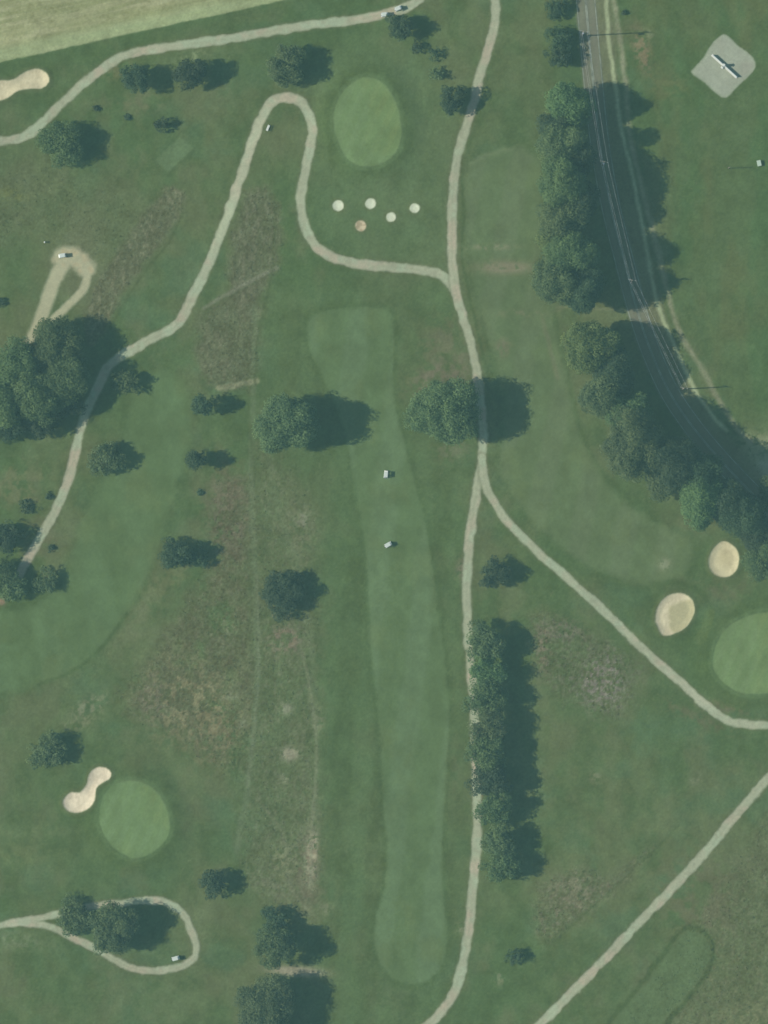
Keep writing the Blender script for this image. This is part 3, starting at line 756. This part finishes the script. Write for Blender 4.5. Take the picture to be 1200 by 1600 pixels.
HEDGE = 'trees in the tall row beside the road'
ROW = 'trees in the straight row along the main path'
WOOD = 'trees of the wood at the left edge'
TREES = [
 # name, u, v, radius px, height m, shape, tone, label, category, group
 ('broadleaf_tree',212,125,25.0,7.2,'broad','dark','dark round tree below the curved top path, left of a pair','tree',None),
 ('broadleaf_tree',298,117,25.0,8.2,'broad','dark','dark tree with a long pointed shadow, right of the pair below the top path','tree',None),
 ('broadleaf_tree',98,224,38.0,6.9,'broad','mid','wide low round tree standing just below the bend of the top left path','tree',None),
 ('broadleaf_tree',447,106,31.6,7.9,'broad','grey','tree above the hairpin bend of the path','tree',None),
 ('broadleaf_tree',625,44,21.1,6.4,'slim','dark','dark tree beside the two carts on the top path','tree',None),
 ('shrub',652,75,11.7,2.5,'shrub','dark','small shrub right below the dark tree by the two carts','shrub','string of small shrubs above the oval green'),
 ('shrub',680,86,11.7,2.4,'shrub','dark','middle shrub in the string of three right of the oval green','shrub','string of small shrubs above the oval green'),
 ('shrub',681,117,12.9,2.8,'shrub','grey','lowest shrub of the three, above the tree that shades the main path','shrub','string of small shrubs above the oval green'),
 ('broadleaf_tree',705,156,22.2,6.7,'slim','dark','tree right of the oval green with its shadow across the main path','tree',None),
 ('small_tree',253,196,12.9,3.7,'shrub','dark','small dark tree above the old square tee','tree',None),
 ('shrub',150,169,5.0,0.9,'shrub','dark','tiny dark shrub right of the wide low round tree','shrub',None),
 ('shrub',199,183,5.0,0.7,'shrub','dark','tiny shrub between the wide low tree and the small dark tree','shrub',None),
 ('shrub',869,13,19.9,3.9,'shrub','dark','topmost shrub at the left verge of the road','shrub','shrubs on the verge at the top of the road'),
 ('shrub',874,62,22.2,5.0,'shrub','dark','second shrub from the top on the left verge of the road','shrub','shrubs on the verge at the top of the road'),
 ('shrub',873,90,22.2,4.8,'shrub','dark','third shrub from the top on the left verge of the road','shrub','shrubs on the verge at the top of the road'),
 ('broadleaf_tree',887,167,33.8,14.3,'hedge','mid','northernmost tall tree of the roadside row, its round shadow lying across the road','tree',HEDGE),
 ('broadleaf_tree',875,228,32.8,16.3,'hedge','grey','second tall tree from the top of the roadside row','tree',HEDGE),
 ('broadleaf_tree',877,290,36.9,19.8,'hedge','mid','third tall tree from the top of the roadside row, left of the second utility pole','tree',HEDGE),
 ('broadleaf_tree',877,345,34.8,18.3,'hedge','grey','fourth tall tree from the top of the roadside row','tree',HEDGE),
 ('broadleaf_tree',889,400,36.9,19.8,'hedge','mid','fifth tall tree from the top of the roadside row, its shadow reaching the meadow','tree',HEDGE),
 ('broadleaf_tree',869,442,35.9,18.8,'hedge','grey','tree bulging furthest west from the roadside row, above the gap','tree',HEDGE),
 ('broadleaf_tree',909,452,30.7,17.8,'hedge','dark','dark tree on the road side of the row just above the gap','tree',HEDGE),  # dark leaf tone stands in for shade on the road side
 ('broadleaf_tree',920,545,40.9,16.2,'hedge','yellow','yellowish tree with bright leaf tips just below the gap in the roadside row','tree',HEDGE),
 ('broadleaf_tree',938,618,33.8,15.7,'hedge','grey','thin pale tree between the yellowish tree and the big round tree','tree',HEDGE),
 ('broadleaf_tree',990,695,55.2,19.7,'hedge','grey','big round tree, broadest crown of the roadside row, where the road bends','tree',HEDGE),
 ('broadleaf_tree',1048,722,38.8,19.2,'hedge','dark','dark tree right of the broadest crown in the roadside row','tree',HEDGE),
 ('broadleaf_tree',1092,778,36.9,17.2,'hedge','mid','tree of the roadside row above the smaller round bunker','tree',HEDGE),
 ('broadleaf_tree',1158,806,36.3,15.5,'hedge','dark','dark tree right above the smaller round bunker','tree',HEDGE),
 ('broadleaf_tree',1193,872,31.9,13.0,'hedge','mid','last tree of the roadside row, right of the smaller round bunker','tree',HEDGE),
 ('broadleaf_tree',1206,772,28.1,7.6,'broad','grey','tree cut off by the right edge on the far side of the road','tree',None),
 ('broadleaf_tree',695,643,54.0,14.3,'broad','grey','large spreading tree whose shadow covers the main path above the fork','tree',None),
 ('broadleaf_tree',447,663,47.0,13.9,'broad','grey','large spreading tree left of the central fairway with a huge oval shadow','tree',None),
 ('broadleaf_tree',88,540,42.0,11.0,'broad','mid','topmost tree of the wood, below the keyhole drive','tree',WOOD),
 ('broadleaf_tree',30,572,40.0,12.0,'broad','mid','tree at the upper left of the wood, next to the bare soil','tree',WOOD),
 ('broadleaf_tree',104,592,40.0,11.0,'broad','mid','easternmost tree of the wood, shading the path','tree',WOOD),
 ('broadleaf_tree',60,622,42.0,12.5,'broad','mid','tree in the middle of the wood','tree',WOOD),
 ('broadleaf_tree',8,625,40.0,12.0,'broad','mid','tree of the wood half cut off by the left edge','tree',WOOD),
 ('broadleaf_tree',14,663,30.0,8.0,'broad','dark','lowest tree of the wood near the left edge','tree',WOOD),
 ('broadleaf_tree',68,655,30.0,7.0,'broad','dark','low dark tree at the lower fringe of the wood','tree',WOOD),
 ('broadleaf_tree',110,632,24.0,6.5,'broad','dark','small dark tree at the lower right fringe of the wood beside the path','tree',WOOD),
 ('small_tree',198,598,23.4,4.2,'broad','mid','small round tree just right of the bend below the wood','tree',None),
 ('small_tree',167,717,29.2,5.0,'broad','grey','pale round tree right of the straight path below the wood','tree',None),
 ('slim_tree',314,634,15.0,7.8,'slim','dark','upper of two slim trees with long pointed shadows in the rough','tree','pair of slim trees in the rough'),
 ('slim_tree',306,719,15.0,7.8,'slim','dark','lower of two slim trees with long pointed shadows in the rough','tree','pair of slim trees in the rough'),
 ('shrub',313,769,5.0,0.6,'shrub','dark','tiny lone shrub below the two slim trees','shrub',None),
 ('small_tree',274,864,25.7,7.3,'slim','dark','ragged dark tree above the brown triangle of rough','tree',None),
 ('shrub',312,868,18.7,3.2,'shrub','dark','shrub in the shadow of the ragged dark tree','shrub',None),
 ('broadleaf_tree',441,928,37.0,5.5,'broad','dark','squat dark tree standing alone left of the central fairway','tree',None),
 ('small_tree',771,898,25.7,5.6,'broad','dark','lone small tree in the fork between the two paths','tree',None),
 ('broadleaf_tree',758,1002,31.8,8.3,'broad','grey','northernmost tree of the straight row by the path','tree',ROW),
 ('broadleaf_tree',758,1045,29.7,7.7,'broad','mid','second tree from the top of the straight row by the path','tree',ROW),
 ('broadleaf_tree',758,1088,32.8,8.5,'broad','mid','third tree of the straight row, leaning over the path','tree',ROW),
 ('broadleaf_tree',762,1132,30.8,8.3,'broad','grey','fourth tree from the top of the straight row by the path','tree',ROW),
 ('broadleaf_tree',760,1176,32.8,8.7,'broad','mid','middle tree of the straight row, its leaves reaching over the path','tree',ROW),
 ('broadleaf_tree',766,1218,30.8,8.5,'broad','dark','dark tree, fourth from the bottom of the straight row','tree',ROW),
 ('broadleaf_tree',774,1262,29.7,8.1,'broad','mid','third tree from the bottom of the straight row by the path','tree',ROW),
 ('broadleaf_tree',778,1308,29.7,7.5,'broad','grey','second tree from the bottom of the straight row by the path','tree',ROW),
 ('broadleaf_tree',785,1350,29.7,7.3,'broad','mid','southernmost tree of the straight row by the path','tree',ROW),
 ('broadleaf_tree',75,1172,30.0,5.2,'broad','grey','lone round tree above the bone shaped bunker','tree',None),
 ('small_tree',332,1378,22.2,5.9,'slim','dark','dark tree with an oval shadow right of the teardrop path','tree',None),
 ('broadleaf_tree',179,1447,42.0,9.5,'broad','grey','large tree inside the teardrop path loop','tree',None),
 ('small_tree',116,1432,30.4,3.9,'broad','grey','low tree at the narrow end of the teardrop path loop','tree',None),
 ('broadleaf_tree',429,1478,36.0,9.5,'broad','mid','upper of the two large trees at the bottom, above a strip of bare soil','tree',None),
 ('small_tree',427,1437,23.4,5.2,'broad','dark','small dark tree joined to the top of the upper large tree','tree',None),
 ('broadleaf_tree',419,1573,52.0,9.7,'broad','grey','lower and wider of the two large trees at the bottom edge','tree',None),
 ('shrub',804,1495,16.4,3.5,'shrub','dark','ragged little shrub between the main path and the diagonal path','shrub',None),
 ('broadleaf_tree',4,842,30.4,5.4,'broad','dark','dark tree at the left edge beside the lower end of the loop path','tree','trees around the lower end of the loop path'),
 ('broadleaf_tree',20,914,26.0,5.2,'broad','grey','tree hiding the lower end of the loop path','tree','trees around the lower end of the loop path'),
 ('small_tree',72,908,22.2,3.2,'broad','grey','pale tree right of the lower end of the loop path','tree','trees around the lower end of the loop path'),
 ('small_tree',0,895,28.1,5.4,'broad','mid','tree cut off by the left edge below the end of the loop path','tree','trees around the lower end of the loop path'),
 ('shrub',42,792,12.9,1.7,'shrub','dark','round shrub left of the straight loop path','shrub',None),
 ('shrub',80,857,6.0,1.0,'shrub','dark','tiny shrub right of the lower loop path','shrub',None),
 ('shrub',76,775,6.0,0.9,'shrub','dark','tiny shrub touching the left side of the loop path','shrub',None),
 ('shrub',2,471,8.0,1.4,'shrub','dark','dark shrub cut off by the left edge level with the keyhole drive','shrub',None),
 ('shrub',974,20,4.0,0.9,'shrub','dark','tiny dark shrub on the right verge at the top of the road','shrub',None),
 ('broadleaf_tree',873,200,29.0,11.1,'hedge','dark','dark tree squeezed between the first and second tall roadside trees','tree',HEDGE),
 ('broadleaf_tree',895,258,28.0,13.6,'hedge','dark','dark tree on the road side between the second and third tall roadside trees','tree',HEDGE),  # leaves toned dark so the crown reads as the row's shadow
 ('broadleaf_tree',901,322,30.0,15.6,'hedge','dark','dark tree on the road side level with the middle of the roadside row','tree',HEDGE),  # shade put into the leaf colour, as on its road-side neighbour
 ('broadleaf_tree',867,376,27.0,12.6,'hedge','yellow','yellowish tree on the golf course side of the roadside row','tree',HEDGE),
 ('broadleaf_tree',958,583,30.0,14.5,'hedge','dark','dark tree wedged between the yellowish tree and the thin pale tree','tree',HEDGE),
 ('broadleaf_tree',978,648,32.0,15.0,'hedge','mid','tree touching the top of the broadest crown in the roadside row','tree',HEDGE),
 ('broadleaf_tree',1036,752,28.0,11.0,'hedge','grey','low tree at the foot of the broadest crown in the roadside row','tree',HEDGE),
 ('broadleaf_tree',1090,742,33.0,16.5,'hedge','dark','dark tree nearest the road bend in the roadside row','tree',HEDGE),
 ('broadleaf_tree',1132,786,30.0,15.0,'hedge','dark','dark tree between the bright leaved tree and the smaller bunker','tree',HEDGE),
 ('broadleaf_tree',1182,838,28.0,13.0,'hedge','dark','second last tree of the roadside row, close to the right edge','tree',HEDGE),
]
for T in TREES: make_tree(*T)

# ------------------------------------------------------------------ tall grass in the rough
def tufts(n):
    g = np.random.default_rng(99)
    jj, ii = np.where((tall > 0.35) & core)
    pick = g.integers(0, len(jj), n * 3); jj, ii = jj[pick], ii[pick]
    keep = fbm(U[jj, ii] / 9, V[jj, ii] / 12, 231, 4, 0.7) > 0.44
    jj, ii = jj[keep][:n], ii[keep][:n]; n = len(jj)
    x = XS[ii] + g.uniform(-.12, .12, n); y = YS[jj] + g.uniform(-.12, .12, n); z = H[jj, ii]
    cl = np.clip(albedo[jj, ii] * (1.0 + 0.7 * g.random((n, 1))), 0, .5)
    vs = []; cs = []
    for k in range(3):
        a = g.random(n) * 6.283; w = 0.08 + 0.10 * g.random(n); hh = 0.10 + 0.16 * g.random(n); le = g.uniform(-.25, .25, (n, 2))
        p0 = np.stack((x - np.cos(a) * w, y - np.sin(a) * w, z - .03), 1); p1 = np.stack((x + np.cos(a) * w, y + np.sin(a) * w, z - .03), 1)
        p2 = np.stack((x + le[:, 0], y + le[:, 1], z + hh), 1)
        vs.append(np.stack((p0, p1, p2), 1).reshape(-1, 3)); cs.append(np.repeat(cl, 3, 0))
    v = np.concatenate(vs); c = np.concatenate(cs)
    m, t, b = new_mat('tall_grass_blades')
    at = t.nodes.new('ShaderNodeAttribute'); at.attribute_name = 'cover'
    t.links.new(at.outputs['Color'], b.inputs['Base Color'])
    o = link('tall_grass', mesh_from('tall_grass', v, np.arange(len(v)).reshape(-1, 3), m, c, False))
    tag(o, kind='stuff')
tufts(3500)

# ------------------------------------------------------------------ golf carts
m_white = plain_mat('white_cart_roof', (0.38, 0.41, 0.36), 0.35, 0.04)
m_body = plain_mat('cream_cart_body', (0.62, 0.62, 0.55), 0.35, 0.05)
m_black = plain_mat('black_rubber', (0.02, 0.02, 0.02), 0.8, 0.2)
m_seat = plain_mat('beige_vinyl', (0.35, 0.30, 0.22), 0.6, 0.1)
m_steel = plain_mat('grey_steel', (0.35, 0.36, 0.37), 0.4, 0.1, 6, 0.6)
m_bag = plain_mat('dark_bag_fabric', (0.04, 0.05, 0.09), 0.8, 0.2)
m_glass, _t, _b = new_mat('cart_windscreen')
_b.inputs['Transmission Weight'].default_value = 0.9; _b.inputs['Roughness'].default_value = 0.05; _b.inputs['Base Color'].default_value = (.85, .9, .9, 1)
def cart_parts():
    P = []
    bm = bmesh.new()
    bx(bm, (0, 0, .36), (1.12, 2.3, .16), .04)
    bx(bm, (0, .86, .58), (1.06, .5, .34), .12); bx(bm, (0, -.55, .56), (1.1, .95, .28), .07); bx(bm, (0, -1.02, .52), (.9, .3, .22), .04)
    P.append(('body', bm_mesh('cart_body', bm, m_body), []))
    bm = bmesh.new(); bx(bm, (0, -.3, .76), (1.02, .5, .13), .05); P.append(('seat', bm_mesh('cart_seat', bm, m_seat), []))
    bm = bmesh.new(); bx(bm, (0, -.58, 1.02), (1.02, .11, .4), .04, Matrix.Rotation(-.12, 3, 'X')); P.append(('backrest', bm_mesh('cart_back', bm, m_seat), []))
    bm = bmesh.new(); bx(bm, (0, -.08, 1.83), (1.22, 1.72, .07), .03); bx(bm, (0, -.08, 1.885), (1.0, 1.45, .04), .015)
    P.append(('roof', bm_mesh('cart_roof', bm, m_white), []))
    for sx in (-1, 1):
        for y0, y1 in ((.68, .55), (-.72, -.78)):
            bm = bmesh.new(); tube(bm, (sx * .5, y0, .62), (sx * .54, y1, 1.82), .022, .022, 6)
            P.append(('roof_post', bm_mesh('cart_post', bm, m_steel), []))
    bm = bmesh.new(); bx(bm, (0, .64, 1.25), (.98, .012, .95), 0, Matrix.Rotation(.08, 3, 'X')); P.append(('windscreen', bm_mesh('cart_screen', bm, m_glass), []))
    bm = bmesh.new(); tube(bm, (-.26, .55, .8), (-.26, .32, 1.0), .02, .02, 6)
    for k in range(10):
        a, b2 = 2 * math.pi * k / 10, 2 * math.pi * (k + 1) / 10
        f = lambda q: (-.26 + .17 * math.cos(q), .30 + .11 * math.sin(q), 1.02 + .13 * math.sin(q))
        tube(bm, f(a), f(b2), .014, .014, 5)
    P.append(('steering_wheel', bm_mesh('cart_wheel_steer', bm, m_black), []))
    for sx in (-1, 1):
        for y in (.78, -.72):
            bm = bmesh.new(); tube(bm, (sx * .42, y, .23), (sx * .6, y, .23), .23, .23, 14)
            t = bm_mesh('cart_tyre', bm, m_black)
            bm = bmesh.new(); tube(bm, (sx * .58, y, .23), (sx * .61, y, .23), .12, .11, 10)
            P.append(('wheel', t, [('rim', bm_mesh('cart_rim', bm, m_steel))]))
    for sx in (-1, 1):
        bm = bmesh.new(); tube(bm, (sx * .26, -1.0, .5), (sx * .27, -1.12, 1.3), .12, .14, 8)
        P.append(('golf_bag', bm_mesh('cart_bag', bm, m_bag), []))
        bm = bmesh.new(); bx(bm, (sx * .36, 1.115, .58), (.16, .03, .08), .01); P.append(('headlight', bm_mesh('cart_light', bm, m_white), []))
    return P
CP = cart_parts()
def cart(u, v, heading, label):
    x, y = MX(u), MY(v)
    r = empty('golf_cart', (x, y, float(ground(x, y)) + .01), math.radians(heading))
    r.scale = (0.76, 0.76, 0.76)
    tag(r, label, 'golf cart', 'golf carts out on the course')
    for nm, me, subs in CP:
        o = link(nm, me, r)
        for sn, sm in subs: link(sn, sm, o)
cart(603, 741, -6, 'white roofed golf cart on the central fairway, nearer the two big trees')
cart(606.5, 851, -60, 'white roofed golf cart turned sideways further down the central fairway')
cart(601, 23, -82, 'left of two white roofed golf carts on the top path')
cart(622, 13.5, -66, 'right of two white roofed golf carts on the top path, nearer the top edge')
cart(97.5, 399.5, 100, 'white roofed golf cart parked at the top of the sandy keyhole drive')
cart(274.5, 1497, -76, 'golf cart parked on the grass inside the teardrop path loop')

# ------------------------------------------------------------------ bench, post, cabinet, low wall on the pad
m_wpaint = plain_mat('weathered_white_paint', (0.46, 0.48, 0.43), 0.6, 0.08)
x, y = MX(418.5), MY(200); b = empty('bench', (x, y, float(ground(x, y))), math.radians(-22 + 90))
tag(b, 'small white bench on the grass just right of the path below the hairpin bend', 'bench')
for k in range(3):
    bm = bmesh.new(); bx(bm, (0, -.14 + .15 * k, .45), (1.4, .13, .04), .008); link('seat_slat', bm_mesh('seat_slat', bm, m_wpaint), b)
for k in range(2):
    bm = bmesh.new(); bx(bm, (0, -.27, .62 + .16 * k), (1.4, .035, .12), .008); link('back_slat', bm_mesh('back_slat', bm, m_wpaint), b)
for sx in (-1, 1):
    bm = bmesh.new(); bx(bm, (sx * .55, .1, .21), (.07, .07, .43)); bx(bm, (sx * .55, -.235, .41), (.07, .035, .82)); bx(bm, (sx * .55, -.07, .40), (.06, .28, .05))
    link('leg', bm_mesh('bench_leg', bm, m_wpaint), b)
x, y = MX(70), MY(378.5); p = empty('marker_post', (x, y, float(ground(x, y))), 0)
tag(p, 'tiny white marker post on the grass above the keyhole drive', 'post')
bm = bmesh.new(); tube(bm, (0, 0, -.1), (0, 0, .8), .16, .14, 10); link('shaft', bm_mesh('shaft', bm, m_wpaint), p)
bm = bmesh.new(); tube(bm, (0, 0, .8), (0, 0, .93), .2, .08, 10); link('cap', bm_mesh('cap', bm, m_wpaint), p)
x, y = MX(1186), MY(255); c = empty('utility_cabinet', (x, y, float(ground(x, y))), math.radians(12))
tag(c, 'small pale box standing in the meadow east of the road', 'utility box')
m_cab = plain_mat('pale_green_enamel', (0.30, 0.36, 0.28), 0.5, 0.08)
bm = bmesh.new(); bx(bm, (0, 0, .35), (.85, 1.25, .74), .03); link('housing', bm_mesh('housing', bm, m_cab), c)
bm = bmesh.new(); bx(bm, (0, 0, .745), (.95, 1.35, .05), .015); link('lid', bm_mesh('lid', bm, m_cab), c)
bm = bmesh.new(); bx(bm, (0, .66, .36), (.6, .03, .55), .005); link('door', bm_mesh('door', bm, m_cab), c)
# low wall on the gravel pad: from (1113,87) to (1150,121)
p0 = Vector((MX(1113), MY(86), 0)); p1 = Vector((MX(1151), MY(120.5), 0)); mid = (p0 + p1) / 2
ang = math.atan2(p1.y - p0.y, p1.x - p0.x); Lw = (p1 - p0).length
w = empty('low_wall', (mid.x, mid.y, float(ground(mid.x, mid.y))), ang)
tag(w, 'long thin white wall with a taller middle pier on the square gravel pad', 'wall')
bm = bmesh.new(); bx(bm, (0, 0, .03), (Lw + .3, .62, .16), .02); link('footing', bm_mesh('footing', bm, m_gravel if False else plain_mat('pale_concrete', (.42, .42, .37), .9, .1)), w)
n = 6
for k in range(n):
    a0 = -Lw / 2 + Lw * k / n; bm = bmesh.new()
    bx(bm, (a0 + Lw / n / 2, 0, .52), (Lw / n - .02, .14, .84), .015); link('wall_panel', bm_mesh('wall_panel', bm, m_wpaint), w)
bm = bmesh.new(); bx(bm, (0, 0, .98), (Lw + .05, .18, .06), .015); link('coping', bm_mesh('coping', bm, m_wpaint), w)
bm = bmesh.new(); bx(bm, (-.25, -.02, .95), (.45, .45, 1.6), .03); link('pier', bm_mesh('pier', bm, m_wpaint), w)
bm = bmesh.new(); vs = bx(bm, (-.25, -.02, 1.9), (.55, .55, .18), .03); link('pier_cap', bm_mesh('pier_cap', bm, m_wpaint), w)
bm = bmesh.new(); bx(bm, (-.2, -.62, .28), (.6, .4, .4), .03); link('step_block', bm_mesh('step_block', bm, m_wpaint), w)

# ------------------------------------------------------------------ utility poles and their cables
m_pole = plain_mat('weathered_pole', (0.22, 0.19, 0.15), 0.9, 0.25, 2.0)
m_cable = plain_mat('aluminium_cable', (0.45, 0.46, 0.45), 0.45, 0.05, 4.0, 0.3)
m_cer = plain_mat('grey_ceramic', (0.5, 0.5, 0.5), 0.3, 0.05)
POLES = [(909, 56, 13.4, 'northernmost wooden utility pole by the road, its long shadow crossing the verge'),
         (941, 258, 13.2, 'second wooden utility pole, rising from the shaded road'),
         (985, 441, 11.6, 'third wooden utility pole, beside the gap in the roadside trees'),
         (1066, 608, 9.3, 'fourth wooden utility pole, at the right kerb where the road bends')]
tips = []
for u, v, h, l in POLES:
    x, y = MX(u), MY(v); z = float(ground(x, y))
    r = empty('utility_pole', (x, y, z), math.radians(-12)); tag(r, l, 'utility pole', 'utility poles along the road')
    bm = bmesh.new(); tube(bm, (0, 0, -.3), (0, 0, h), .14, .09, 10); link('shaft', bm_mesh('shaft', bm, m_pole, True), r)
    bm = bmesh.new(); bx(bm, (0, .13, h - .5), (1.9, .11, .13), .01); ca = link('crossarm', bm_mesh('crossarm', bm, m_pole), r)
    for k in (-.85, -.45, .85):
        bm = bmesh.new(); tube(bm, (k, .13, h - .44), (k, .13, h - .24), .05, .03, 8); link('insulator', bm_mesh('insulator', bm, m_cer), ca)
    if h > 12:
        bm = bmesh.new(); tube(bm, (.0, -.3, h - 2.1), (.0, -.3, h - 1.2), .22, .22, 10); link('transformer', bm_mesh('transformer', bm, m_steel), r)
    R = Matrix.Rotation(math.radians(-12), 3, 'Z')
    tips.append([Vector((x, y, z)) + R @ Vector((k, .13, h - .24)) for k in (-.85, -.45, .85)])
wi = ['western', 'middle', 'eastern']
for s in range(3):
    for k in range(3):
        a, b2 = tips[s][k], tips[s + 1][k]; bm = bmesh.new(); prev = a
        for q in range(1, 13):
            t = q / 12; p = a.lerp(b2, t) - Vector((0, 0, .9 * 4 * t * (1 - t))); tube(bm, prev, p, .014, .014, 5); prev = p
        o = link('power_cable', bm_mesh('power_cable', bm, m_cable, True))
        tag(o, '%s power cable hanging between the %s and %s utility pole' % (wi[k], ('first', 'second', 'third')[s], ('second', 'third', 'fourth')[s]), 'cable', 'power cables above the road')
# the lone short pole out in the meadow
x, y = MX(1138), MY(263); r = empty('meadow_pole', (x, y, float(ground(x, y))), math.radians(20))
tag(r, 'thin lone pole in the meadow, its shadow pointing to the pale box', 'pole')
bm = bmesh.new(); tube(bm, (0, 0, -.3), (0, 0, 4.6), .10, .07, 8); link('shaft', bm_mesh('shaft', bm, m_pole, True), r)
bm = bmesh.new(); bx(bm, (0, .0, 4.62), (.5, .1, .08), .01); link('crossbar', bm_mesh('crossbar', bm, m_pole), r)

# ------------------------------------------------------------------ the air below the survey plane
m_haze = bpy.data.materials.new('thin_haze'); m_haze.use_nodes = True
t = m_haze.node_tree
t.nodes.remove(t.nodes['Principled BSDF'])
pv = t.nodes.new('ShaderNodeVolumePrincipled')
pv.inputs['Color'].default_value = (0.48, 1.0, 0.97, 1)
pv.inputs['Density'].default_value = 6.9e-5
pv.inputs['Anisotropy'].default_value = 0.0
t.links.new(pv.outputs[0], t.nodes['Material Output'].inputs['Volume'])
bm = bmesh.new(); bx(bm, (0, 0, (CAM_H + 5 - 6) / 2), (5400, 5400, CAM_H + 5 + 6))
hz = link('haze', bm_mesh('haze', bm, m_haze)); tag(hz, kind='stuff')
